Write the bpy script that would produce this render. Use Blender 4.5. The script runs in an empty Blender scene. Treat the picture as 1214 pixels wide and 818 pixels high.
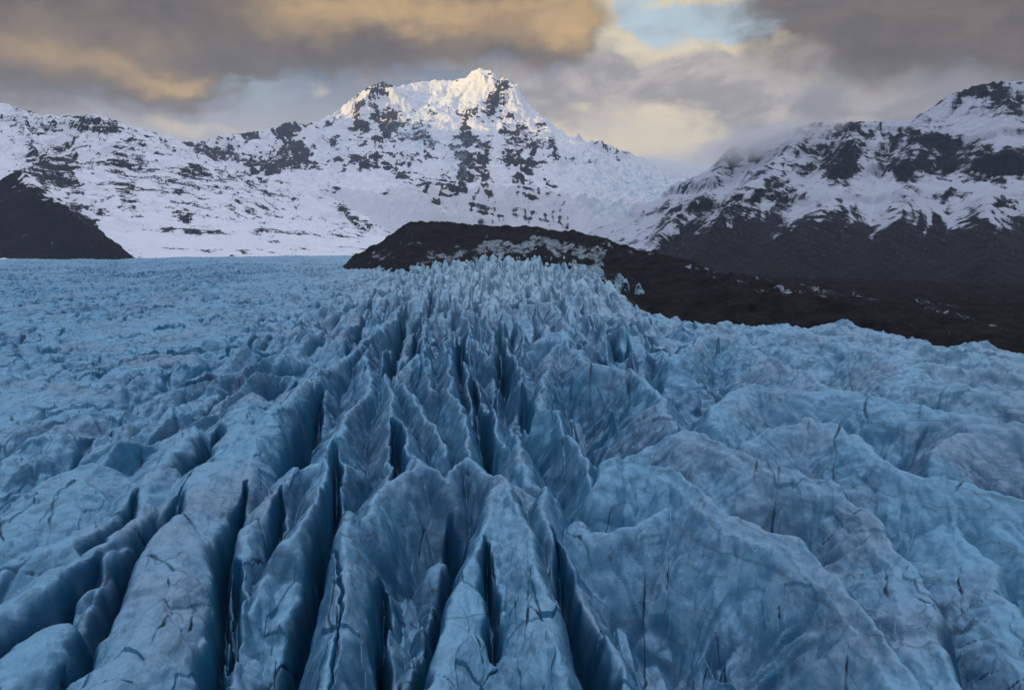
import bpy, math, random
import numpy as np

Q = 1.0            # terrain sampling density
F32 = np.float32
rng = np.random.RandomState(7)
scene = bpy.context.scene

# ------------------------------------------------------------------ camera
W0, H0, FPX = 1214.0, 818.0, 809.0
CAM_H = 40.0
HORIZON = 290.0
TANP = (H0 / 2 - HORIZON) / FPX
PITCH = math.atan(TANP)
CP, SP = math.cos(PITCH), math.sin(PITCH)

def ray(px, py):
    dx = (px - W0 / 2) / FPX
    dy = (H0 / 2 - py) / FPX
    return (dx, CP + dy * SP, -SP + dy * CP)

def at(px, py, Y):
    r = ray(px, py)
    t = Y / r[1]
    return (r[0] * t, Y, CAM_H + r[2] * t)

def on_level(px, py, z):
    r = ray(px, py)
    t = (z - CAM_H) / r[2]
    return (r[0] * t, r[1] * t, z)

def project(X, Y, Z):
    zc = Z - CAM_H
    dep = Y * CP - zc * SP
    dep = np.maximum(dep, 1.0)
    up = Y * SP + zc * CP
    return W0 / 2 + FPX * X / dep, H0 / 2 - FPX * up / dep

# ------------------------------------------------------------------ noise
class Noise:
    def __init__(self, seed):
        r = np.random.RandomState(seed)
        self.N = 256
        a = r.rand(self.N, self.N) * 2 * np.pi
        self.gx = np.cos(a).astype(F32).ravel(); self.gy = np.sin(a).astype(F32).ravel()
    def __call__(self, x, y):
        x = np.asarray(x, F32); y = np.asarray(y, F32)
        xf = np.floor(x); yf = np.floor(y)
        fx = x - xf; fy = y - yf
        m = self.N - 1
        xi = xf.astype(np.int32) & m; yi = yf.astype(np.int32) & m
        x1 = (xi + 1) & m; y1 = (yi + 1) & m
        u = fx * fx * fx * (fx * (fx * 6 - 15) + 10)
        v = fy * fy * fy * (fy * (fy * 6 - 15) + 10)
        N = self.N
        def g(ix, iy, dx, dy):
            k = ix * N + iy
            return self.gx[k] * dx + self.gy[k] * dy
        a = g(xi, yi, fx, fy); b = g(x1, yi, fx - 1, fy)
        c = g(xi, y1, fx, fy - 1); d = g(x1, y1, fx - 1, fy - 1)
        p = a + u * (b - a); q = c + u * (d - c)
        return (p + v * (q - p)) * F32(1.5)

NZ = [Noise(s) for s in range(11, 23)]

def fbm(x, y, octs=5, k=0, gain=0.5, lac=2.03):
    s = 0; a = 1.0; t = 0
    for i in range(octs):
        s = s + a * NZ[(k + i) % len(NZ)](x, y)
        t += a; a *= gain
        x = x * lac + 17.3; y = y * lac - 9.1
    return s / t

def ridged(x, y, octs=5, k=0, gain=0.5, lac=2.07):
    s = 0; a = 1.0; t = 0; w = 1.0
    for i in range(octs):
        n = 1 - np.abs(NZ[(k + i) % len(NZ)](x, y)) * 1.4
        n = np.clip(n, 0, 1); n = n * n
        s = s + a * n * w
        w = np.clip(n * 1.6, 0, 1)
        t += a; a *= gain
        x = x * lac + 3.7; y = y * lac + 31.9
    return s / t

def blocks(x, y, seed):
    # one random level per irregular cell
    xi = np.floor(x); yi = np.floor(y)
    best = np.full(x.shape, 9.0, F32); val = np.zeros(x.shape, F32)
    r = np.random.RandomState(seed); T = r.rand(128, 128, 3).astype(F32)
    for i in (-1, 0, 1):
        for j in (-1, 0, 1):
            cx = xi + i; cy = yi + j
            a = cx.astype(np.int32) & 127; b = cy.astype(np.int32) & 127
            d = (cx + T[a, b, 0] - x) ** 2 + (cy + T[a, b, 1] - y) ** 2
            w = d < best
            best = np.where(w, d, best); val = np.where(w, T[a, b, 2], val)
    return val - 0.5

def sstep(a, b, x):
    t = np.clip((x - a) / (b - a), 0, 1)
    return t * t * (3 - 2 * t)

def tri(x):
    f = x - np.floor(x)
    return 1 - np.abs(2 * f - 1)

# ------------------------------------------------------------------ mesh helpers
def polar(az0, az1, daz, r0, r1, dlr):
    na = int((az1 - az0) / daz * Q) + 1
    nr = int(math.log(r1 / r0) / dlr * Q) + 1
    A = np.radians(np.linspace(az0, az1, na)).astype(F32)
    R = np.exp(np.linspace(math.log(r0), math.log(r1), nr)).astype(F32)
    AA, RR = np.meshgrid(A, R)
    return RR * np.sin(AA), RR * np.cos(AA), AA, RR

def grid_mesh(name, X, Y, Z, mat, attrs=None, smooth=True):
    nr, na = X.shape
    co = np.empty((nr * na, 3), F32)
    co[:, 0] = X.ravel(); co[:, 1] = Y.ravel(); co[:, 2] = Z.ravel()
    idx = np.arange(nr * na, dtype=np.int32).reshape(nr, na)
    f = np.stack([idx[:-1, :-1], idx[:-1, 1:], idx[1:, 1:], idx[1:, :-1]], -1).reshape(-1, 4)
    me = bpy.data.meshes.new(name)
    me.vertices.add(nr * na); me.vertices.foreach_set('co', co.ravel())
    nf = len(f)
    me.loops.add(nf * 4); me.loops.foreach_set('vertex_index', np.ascontiguousarray(f).ravel())
    me.polygons.add(nf)
    me.polygons.foreach_set('loop_start', np.arange(nf, dtype=np.int32) * 4)
    me.update(calc_edges=True)
    if smooth:
        me.polygons.foreach_set('use_smooth', np.ones(nf, bool))
    for k, v in (attrs or {}).items():
        at_ = me.attributes.new(k, 'FLOAT', 'POINT')
        at_.data.foreach_set('value', np.asarray(v, F32).ravel())
    me.materials.append(mat)
    o = bpy.data.objects.new(name, me)
    scene.collection.objects.link(o)
    return o

def tag(o, label, cat, kind=None, group=None):
    o['label'] = label; o['category'] = cat
    if kind: o['kind'] = kind
    if group: o['group'] = group
    return o

def slope_of(X, Y, Z):
    # gradient on the polar sheet by finite differences along both grid directions
    def d(a, ax):
        return np.gradient(a, axis=ax)
    xu, xv, yu, yv, zu, zv = d(X, 1), d(X, 0), d(Y, 1), d(Y, 0), d(Z, 1), d(Z, 0)
    nx = yu * zv - zu * yv; ny = zu * xv - xu * zv; nz = xu * yv - yu * xv
    l = np.sqrt(nx * nx + ny * ny + nz * nz) + 1e-9
    return np.abs(nz) / l

# ------------------------------------------------------------------ node helpers
class NT:
    def __init__(self, tree):
        self.t = tree; self.n = tree.nodes; self.l = tree.links
        self.n.clear()
    def new(self, typ, **kw):
        n = self.n.new(typ)
        for k, v in kw.items(): setattr(n, k, v)
        return n
    def put(self, sock, v):
        if hasattr(v, 'is_output') or isinstance(v, bpy.types.NodeSocket):
            self.l.new(v, sock)
        else:
            sock.default_value = v
    def math(self, op, a, b=0.0, c=None, clamp=False):
        n = self.new('ShaderNodeMath', operation=op, use_clamp=clamp)
        self.put(n.inputs[0], a); self.put(n.inputs[1], b)
        if c is not None: self.put(n.inputs[2], c)
        return n.outputs[0]
    def mix(self, f, a, b, blend='MIX'):
        n = self.new('ShaderNodeMix', data_type='RGBA', blend_type=blend)
        self.put(n.inputs[0], f); self.put(n.inputs[6], a); self.put(n.inputs[7], b)
        return n.outputs[2]
    def ss(self, x, a, b, lo=0.0, hi=1.0):
        n = self.new('ShaderNodeMapRange', interpolation_type='SMOOTHSTEP')
        self.put(n.inputs[0], x)
        n.inputs[1].default_value = a; n.inputs[2].default_value = b
        n.inputs[3].default_value = lo; n.inputs[4].default_value = hi
        return n.outputs[0]
    def noise(self, vec, scale=1.0, detail=4.0, rough=0.55, dist=0.0, lac=2.0):
        n = self.new('ShaderNodeTexNoise')
        if vec is not None: self.l.new(vec, n.inputs['Vector'])
        n.inputs['Scale'].default_value = scale
        n.inputs['Detail'].default_value = detail
        n.inputs['Roughness'].default_value = rough
        n.inputs['Distortion'].default_value = dist
        return n.outputs['Fac']
    def mapping(self, vec, scale=(1, 1, 1), rot=(0, 0, 0), loc=(0, 0, 0)):
        n = self.new('ShaderNodeMapping')
        self.l.new(vec, n.inputs[0])
        n.inputs['Scale'].default_value = scale
        n.inputs['Rotation'].default_value = rot
        n.inputs['Location'].default_value = loc
        return n.outputs[0]
    def attr(self, name):
        return self.new('ShaderNodeAttribute', attribute_name=name).outputs['Fac']
    def bump(self, h, dist, strength=1.0, normal=None):
        n = self.new('ShaderNodeBump')
        n.inputs['Strength'].default_value = strength
        n.inputs['Distance'].default_value = dist
        self.l.new(h, n.inputs['Height'])
        if normal is not None: self.l.new(normal, n.inputs['Normal'])
        return n.outputs[0]

def new_mat(name):
    m = bpy.data.materials.new(name); m.use_nodes = True
    t = NT(m.node_tree)
    out = t.new('ShaderNodeOutputMaterial')
    b = t.new('ShaderNodeBsdfPrincipled')
    t.l.new(b.outputs[0], out.inputs['Surface'])
    g = t.new('ShaderNodeNewGeometry')
    return m, t, b, g

def rgb(r, g, b): return (r, g, b, 1.0)

# ------------------------------------------------------------------ materials
def mat_ice():
    m, t, b, g = new_mat('glacier_ice')
    P = g.outputs['Position']
    # broad tint: weathered crust, cleaner blue ice; bright tops and shaded walls painted in
    n1 = t.noise(P, 0.05, 5, 0.6)
    n2 = t.noise(t.mapping(P, (0.35, 0.35, 0.12)), 1.0, 6, 0.62, 0.6)
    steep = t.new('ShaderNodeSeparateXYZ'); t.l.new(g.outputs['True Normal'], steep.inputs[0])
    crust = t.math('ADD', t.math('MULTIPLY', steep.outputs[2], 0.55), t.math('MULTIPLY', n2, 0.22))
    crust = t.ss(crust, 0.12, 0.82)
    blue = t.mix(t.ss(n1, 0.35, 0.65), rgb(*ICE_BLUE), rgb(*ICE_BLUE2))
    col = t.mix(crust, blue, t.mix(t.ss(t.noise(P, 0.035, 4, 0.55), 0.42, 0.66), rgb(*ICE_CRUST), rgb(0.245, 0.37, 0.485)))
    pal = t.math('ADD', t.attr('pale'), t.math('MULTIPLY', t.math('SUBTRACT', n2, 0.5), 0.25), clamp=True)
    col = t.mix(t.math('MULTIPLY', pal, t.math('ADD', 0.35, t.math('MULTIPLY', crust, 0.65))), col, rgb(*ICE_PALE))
    # thin dust bands, folded through the ice
    w = t.noise(P, 0.12, 3, 0.5)
    band = t.noise(t.mapping(P, (0.10, 0.10, 0.9), (0.35, 0.2, 0.3)), 1.0, 5, 0.6, 1.2)
    col = t.mix(t.math('MULTIPLY', t.ss(band, 0.52, 0.70), 0.45), col, rgb(0.05, 0.085, 0.12))
    # fractures and bedding: long thin lines, mostly upright
    def lines(scale, rot, loc, width, gsc, g0, g1):
        n = t.noise(t.mapping(P, scale, rot, loc), 1.0, 2.0, 0.4, 0.0)
        d = t.math('ABSOLUTE', t.math('SUBTRACT', n, 0.5))
        wv = t.math('MULTIPLY', t.ss(t.noise(P, gsc * 4, 3, 0.6), 0.35, 0.7, 0.25, 1.0), width)
        ln = t.math('SUBTRACT', 1.0, t.math('DIVIDE', d, wv), clamp=True)
        return t.math('MULTIPLY', ln, t.ss(t.noise(t.mapping(P, (1, 1, 1), loc=loc), gsc, 4, 0.55), g0, g1))
    c3 = lines((0.045, 0.06, 0.22), (0.30, -0.2, 0.2), (7, 44, 9), 0.012, 0.05, 0.44, 0.58)
    ck = t.attr('crack')
    col = t.mix(t.math('MULTIPLY', c3, 0.50), col, rgb(0.060, 0.055, 0.055))
    col = t.mix(t.math('MULTIPLY', ck, 0.85), col, rgb(0.022, 0.020, 0.020))
    # brownish grit smears
    sm = t.noise(t.mapping(P, (0.85, 0.85, 0.13)), 1.0, 7, 0.68, 0.6)
    sg = t.math('MULTIPLY', t.ss(sm, 0.58, 0.70), t.ss(t.noise(P, 0.06, 4, 0.55), 0.47, 0.62))
    col = t.mix(t.math('MULTIPLY', sg, 0.70), col, rgb(0.050, 0.046, 0.044))
    # debris carried along the margins
    dn = t.noise(P, 0.16, 6, 0.68)
    dm = t.math('ADD', t.attr('dirt'), t.math('MULTIPLY', t.math('SUBTRACT', dn, 0.5), 1.6))
    dm = t.ss(dm, 0.42, 0.60)
    col = t.mix(dm, col, rgb(0.016, 0.015, 0.015))
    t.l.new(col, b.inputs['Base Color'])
    rgh = t.math('ADD', 0.50, t.math('MULTIPLY', n2, 0.35))
    t.l.new(rgh, b.inputs['Roughness'])
    b.inputs['IOR'].default_value = 1.31
    b.inputs['Specular IOR Level'].default_value = 0.22
    b1 = t.bump(t.noise(t.mapping(P, (1, 1, 0.55)), 0.8, 6, 0.58), 0.45, 0.6)
    b1 = t.bump(t.noise(P, 4.5, 5, 0.65), 0.14, 0.75, b1)
    b2 = t.bump(t.math('MULTIPLY', ck, -1.0), 0.35, 0.8, b1)
    t.l.new(b2, b.inputs['Normal'])
    return m

def mat_mountain(name, snow=(0.755, 0.765, 0.82), rock_a=(0.020, 0.020, 0.023), rock_b=(0.045, 0.038, 0.034),
                 fine=0.045, zs=3.0, amp=1.0, soft=0.05):
    """snow over layered dark basalt; attribute rock = how bare the ground is"""
    m, t, b, g = new_mat(name)
    P = g.outputs['Position']
    strata = t.noise(t.mapping(P, (fine * 0.35, fine * 0.35, fine * zs), (0.06, 0.05, 0)), 1.0, 6, 0.66, 0.4)
    grain = t.noise(P, fine * 1.2, 7, 0.68)
    v = t.math('ADD', t.attr('rock'),
               t.math('MULTIPLY', t.math('SUBTRACT', t.math('ADD', t.math('MULTIPLY', strata, 0.5), t.math('MULTIPLY', grain, 0.5)), 0.5), 1.25 * amp))
    f = t.ss(v, 0.51 - soft, 0.51 + soft)
    rc = t.mix(t.ss(t.noise(P, fine * 0.5, 5, 0.6), 0.4, 0.66), rgb(*rock_a), rgb(*rock_b))
    rc = t.mix(t.math('MULTIPLY', t.ss(strata, 0.5, 0.62), 0.4), rc, rgb(0.02, 0.02, 0.022))
    # thin blown snow caught on the bare ground
    dust = t.math('MULTIPLY', t.ss(t.noise(P, fine * 2.3, 6, 0.7), 0.56, 0.74), t.attr('dust'))
    rc = t.mix(dust, rc, rgb(*[0.75 * c for c in snow]))
    sn = t.mix(t.noise(P, fine * 0.2, 4, 0.6), rgb(*snow), rgb(*[0.90 * c for c in snow]))
    col = t.mix(f, sn, rc)
    blueice = t.math('MULTIPLY', t.attr('ice'), t.ss(t.noise(P, fine * 0.9, 6, 0.66), 0.44, 0.62))
    col = t.mix(t.math('MULTIPLY', blueice, 0.85), col, rgb(0.36, 0.54, 0.62))
    t.l.new(col, b.inputs['Base Color'])
    b.inputs['Roughness'].default_value = 0.85
    b.inputs['Specular IOR Level'].default_value = 0.04
    h = t.math('ADD', t.math('MULTIPLY', grain, 0.6), t.math('MULTIPLY', strata, t.math('MULTIPLY', f, 0.8)))
    t.l.new(t.bump(h, 0.35 / fine, 0.7), b.inputs['Normal'])
    return m

def mat_moraine():
    m, t, b, g = new_mat('moraine_debris')
    P = g.outputs['Position']
    n = t.noise(P, 0.05, 8, 0.68)
    n2 = t.noise(P, 0.6, 6, 0.7)
    col = t.mix(t.ss(n, 0.35, 0.65), rgb(0.0085, 0.0085, 0.0095), rgb(0.0235, 0.0205, 0.020))
    col = t.mix(t.math('MULTIPLY', t.ss(n2, 0.55, 0.75), 0.4), col, rgb(0.042, 0.038, 0.036))
    d = t.noise(t.mapping(P, (0.06, 0.03, 0.06)), 1.0, 7, 0.68, 0.5)
    f = t.ss(t.math('ADD', t.attr('ice'), t.math('MULTIPLY', t.math('SUBTRACT', d, 0.5), 2.0)), 0.50, 0.64)
    icec = t.mix(t.ss(t.noise(P, 0.11, 7, 0.7), 0.40, 0.62), rgb(0.25, 0.31, 0.36), rgb(0.065, 0.066, 0.070))
    col = t.mix(f, col, icec)
    t.l.new(col, b.inputs['Base Color'])
    b.inputs['Roughness'].default_value = 0.9
    b.inputs['Specular IOR Level'].default_value = 0.04
    t.l.new(t.bump(t.math('ADD', n2, t.math('MULTIPLY', n, 2.0)), 1.6, 0.8), b.inputs['Normal'])
    return m

def mat_ground():
    m, t, b, g = new_mat('valley_gravel')
    P = g.outputs['Position']
    n = t.noise(P, 0.02, 8, 0.65)
    col = t.mix(t.ss(n, 0.38, 0.62), rgb(0.010, 0.010, 0.012), rgb(0.024, 0.021, 0.020))
    col = t.mix(t.ss(t.noise(P, 0.012, 8, 0.7), 0.58, 0.66), col, rgb(0.35, 0.38, 0.42))
    t.l.new(col, b.inputs['Base Color']); b.inputs['Roughness'].default_value = 0.9
    b.inputs['Specular IOR Level'].default_value = 0.1
    t.l.new(t.bump(t.noise(P, 0.1, 8, 0.7), 5.0, 0.7), b.inputs['Normal'])
    return m

ICE_BLUE = (0.005, 0.068, 0.155)
ICE_BLUE2 = (0.013, 0.122, 0.225)
ICE_CRUST = (0.215, 0.42, 0.585)
ICE_PALE = (0.42, 0.56, 0.63)

# ------------------------------------------------------------------ ridge fields
def seg_dist(X, Y, a, b):
    dx, dy = b[0] - a[0], b[1] - a[1]
    L2 = dx * dx + dy * dy + 1e-9
    t = np.clip(((X - a[0]) * dx + (Y - a[1]) * dy) / L2, 0, 1)
    ex = X - (a[0] + t * dx); ey = Y - (a[1] + t * dy)
    d = np.sqrt(ex * ex + ey * ey)
    side = dx * (Y - a[1]) - dy * (X - a[0])
    return d, t, side, math.sqrt(L2)

PROF = 2.0

def alpine(X, Y, polys, zb):
    """highest of many ridges; each falls away in a concave profile towards zb.  Also returns distance along / from the winning ridge."""
    best = np.full(X.shape, -1e5, F32); second = best.copy()
    S = np.zeros(X.shape, F32); D = np.zeros(X.shape, F32)
    s0 = 0.0
    for pts, k in polys:
        loc = np.full(X.shape, -1e5, F32); ls = np.zeros(X.shape, F32); ld = np.zeros(X.shape, F32)
        for a, b in zip(pts[:-1], pts[1:]):
            d, t, side, L = seg_dist(X, Y, a, b)
            zc = a[2] + t * (b[2] - a[2])
            hgt = np.maximum(zc - zb, 20.0)
            z = zb + hgt * np.clip(1 - k * d / (PROF * hgt), 0, 1) ** PROF
            w = z > loc
            loc = np.where(w, z, loc); ls = np.where(w, s0 + t * L, ls); ld = np.where(w, d, ld)
            s0 += L
        s0 += 777.0
        w = loc > best
        second = np.where(w, best, np.maximum(second, loc))
        best = np.where(w, loc, best); S = np.where(w, ls, S); D = np.where(w, ld, D)
    gap = best - second
    return best, S, D, gap

def blobs(px, py, lst):
    v = np.zeros(px.shape, F32)
    qx = px + 16 * NZ[5](px / 30, py / 22) + 8 * NZ[7](px / 11, py / 8) + 4 * NZ[9](px / 4, py / 3)
    qy = py + 11 * NZ[6](px / 30, py / 22) + 6 * NZ[8](px / 11, py / 8) + 3 * NZ[10](px / 4, py / 3)
    px, py = qx, qy
    for cx, cy, rx, ry, ang, w in lst:
        c, s = math.cos(math.radians(ang)), math.sin(math.radians(ang))
        u = ((px - cx) * c + (py - cy) * s) / rx
        q = (-(px - cx) * s + (py - cy) * c) / ry
        r = np.sqrt(u * u + q * q)
        v = np.maximum(v, w * (1 - sstep(0.35, 1.35, r)))
    return v

def pl(lst, k):
    return ([at(*p) for p in lst], k)

# ------------------------------------------------------------------ glacier
# crest lines of the big ice fins: (pixels from far to near), level far / near, steepness of the viewer-left and viewer-right flank, rounding
FINS = [
 # centre foreground
 ([(413,604),(402,650),(398,710),(397,809),(396,900)], 0.5,-3.0, 2.3,2.2,0.7),
 ([(455,441),(475,505),(500,545),(485,560),(451,582),(430,618)], 2.0,0.0, 1.9,2.4,0.6),
 ([(500,545),(527,560),(560,540),(594,569),(610,600)], 0.8,1.0, 2.4,2.4,0.5),
 ([(594,569),(582,590),(568,640),(545,690),(520,750),(500,830),(495,900)], 1.0,-4.0, 2.6,1.0,0.8),
 ([(610,600),(632,628),(640,680),(655,750),(668,830),(675,900)], 1.0,-3.0, 1.2,2.8,1.0),
 ([(644,582),(652,612),(672,650),(690,710),(715,770),(742,835)], 1.5,-6.0, 2.4,2.2,0.4),
 # mid centre towers
 ([(530,398),(531,440),(540,480),(556,515),(566,545)], 3.0,0.0, 2.3,2.6,0.5),
 ([(547,425),(565,460),(585,495),(597,530)], 1.0,-3.0, 2.8,2.0,0.4),
 ([(479,360),(465,380),(430,405),(400,428),(372,447)], 2.5,1.0, 1.2,3.0,1.0),
 ([(434,415),(434,461),(410,490),(394,540),(378,600),(345,640)], 1.0,0.0, 1.6,2.4,1.0),
 ([(479,454),(503,482),(516,512),(530,535)], 0.5,-1.0, 2.2,2.4,0.6),
 ([(500,385),(505,430),(512,462)], 1.0,0.0, 2.4,2.6,0.5),
 ([(540,352),(553,380),(560,402),(575,425)], 2.5,0.0, 2.4,2.6,0.5),
 ([(578,378),(586,395),(612,428),(620,455)], 1.0,-1.0, 2.6,1.5,0.5),
 ([(519,345),(516,370),(497,395)], 2.0,1.0, 2.4,2.4,0.5),
 ([(600,362),(619,354),(653,360),(670,385),(700,405)], 2.0,1.0, 1.5,1.6,0.8),
 ([(640,403),(664,392),(691,432),(742,440),(763,450),(787,482),(807,508)], 4.0,2.0, 1.5,1.3,0.7),
 ([(664,396),(648,440),(636,470),(634,500)], 2.5,-3.0, 1.6,1.6,0.6),
 ([(640,484),(657,484),(674,516),(690,555),(700,600)], 1.5,-2.0, 1.9,2.0,0.5),
 ([(607,505),(618,540),(628,575)], -1.0,-3.0, 2.0,2.0,0.5),
 # broad block right of the centre, and the overlapping waves beyond it
 ([(715,548),(760,545),(809,562),(859,611),(946,649),(1001,693),(1045,759),(1089,818),(1110,860)], 1.5,-3.0, 1.15,2.2,1.6),
 ([(690,622),(712,637),(756,622),(809,600),(859,611)], -3.0,0.0, 1.6,2.4,1.2),
 ([(807,508),(870,534),(908,557),(941,571),(979,580),(1028,611),(1061,666),(1094,720),(1104,760),(1138,814),(1160,860)], 2.0,-2.0, 0.95,2.0,1.6),
 ([(793,425),(815,411),(831,401),(875,397),(902,419),(946,447),(995,463),(1034,474),(1143,493),(1187,507),(1230,512)], 2.5,0.5, 0.9,1.1,1.6),
 ([(842,496),(870,464),(908,459),(952,466),(995,466)], 1.0,0.5, 0.9,1.2,1.4),
 ([(880,520),(924,507),(960,503),(990,507),(1034,540),(1067,562),(1121,578),(1214,595),(1300,615)], 1.0,0.0, 0.9,1.2,1.8),
 ([(897,392),(968,396),(1034,418),(1067,424),(1100,450),(1160,462),(1230,466)], 2.0,0.5, 0.8,1.0,1.5),
 ([(1000,386),(1067,396),(1120,412),(1165,424),(1230,440)], 0.8,0.0, 0.7,1.0,1.5),
 ([(1100,545),(1140,520),(1214,528)], -2.0,-2.0, 0.9,1.0,1.5),
 ([(1060,600),(1120,618),(1170,680),(1214,740),(1250,800)], -4.0,-5.0, 0.8,1.3,2.0),
 ([(1160,600),(1214,640),(1290,700)], -3.0,-4.0, 0.8,1.2,2.0),
 # left foreground
 ([(394,540),(372,548),(345,556),(318,585),(295,625),(280,660),(262,720),(247,760)], 0.5,-3.0, 1.3,2.6,1.2),
 ([(340,664),(310,690),(289,730),(255,762),(218,815),(200,860)], -3.0,-7.0, 1.8,1.8,0.8),
 ([(340,664),(350,690),(335,745),(322,790)], -3.0,-8.0, 1.2,2.4,0.8),
 ([(300,470),(285,510),(262,548),(250,560),(225,590),(200,640),(175,700),(150,770),(130,840)], 1.5,-0.5, 1.05,1.25,3.0),
 ([(372,447),(345,470),(320,500),(300,540),(282,575)], 1.5,0.0, 1.1,2.4,1.2),
 ([(230,510),(205,545),(175,575),(150,600),(120,620),(60,650),(20,668)], 0.8,-0.5, 0.8,1.6,1.5),
 ([(160,600),(139,625),(119,656),(61,690),(10,717),(-40,745)], 0.0,-1.0, 0.9,1.8,1.5),
 ([(100,560),(50,600),(0,625),(-60,650)], 0.5,0.0, 0.7,1.0,2.0),
 ([(60,745),(20,790),(-20,830)], -2.0,-3.0, 1.0,1.4,1.5),
]

# open crevasses: pixels from far to near, half width (m), depth (m)
SLOTS = [
 ([(548,600),(525,648),(510,690),(497,750),(478,830)], 0.9, 9),
 ([(420,590),(392,615),(362,680),(330,755),(300,830)], 0.8, 7),
 ([(400,535),(396,590),(380,640)], 0.7, 8), ([(382,455),(355,505),(332,556)], 1.2, 9), ([(262,512),(242,540),(224,562)], 1.3, 8),
 ([(288,580),(260,645),(255,735),(240,790)], 0.7, 7), ([(274,650),(271,740)], 0.5, 6), ([(482,362),(471,400),(460,437)], 1.2, 9),
 ([(547,392),(545,442)], 1.2, 9), ([(467,505),(478,560)], 0.9, 8), ([(576,640),(580,690),(583,745)], 0.6, 5), ([(446,668),(446,745)], 0.5, 5),
 ([(662,632),(703,742),(748,818)], 0.9, 8), ([(531,585),(546,620)], 1.2, 9), ([(452,640),(445,700),(472,770)], 0.7, 6), ([(620,455),(628,500)], 1.0, 6),
 ([(513,345),(509,370)], 1.5, 8), ([(527,360),(528,380)], 1.4, 8), ([(565,352),(566,372)], 1.6, 8), ([(497,380),(488,420)], 1.2, 8),
 ([(440,360),(425,390),(412,420)], 1.4, 7), ([(590,395),(600,440)], 1.2, 8), ([(560,440),(580,520)], 0.9, 7),
 ([(393,640),(402,705),(396,810)], 0.13, 1.0),
  ([(160,590),(120,640),(95,655)], 0.9, 5), ([(118,660),(60,710),(0,745)], 0.9, 6),
 ([(215,590),(150,660),(95,740),(60,818)], 1.0, 7), ([(330,580),(318,640)], 0.5, 5),
]

def glacier_base(X, Y):
    """broad form of the ice surface without crevasses"""
    z = 26 * sstep(450, 1050, Y) * np.exp(-((X - 20) / 190) ** 2)
    z = z + 2.0 * NZ[0](X / 160, Y / 220) + 1.5 * NZ[1](X / 70, Y / 90)
    z = z - 3.5 * sstep(330, 900, Y) * sstep(-60, -400, X)
    return z

MARGIN = [on_level(*p) for p in [(712,336,0),(730,348,0),(762,361,0),(815,374,0),(870,380,0),(924,383,0),(1006,383,0),(1067,393,0),(1165,409,0),(1214,409,0),(1300,418,0),(1420,430,0)]]

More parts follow.
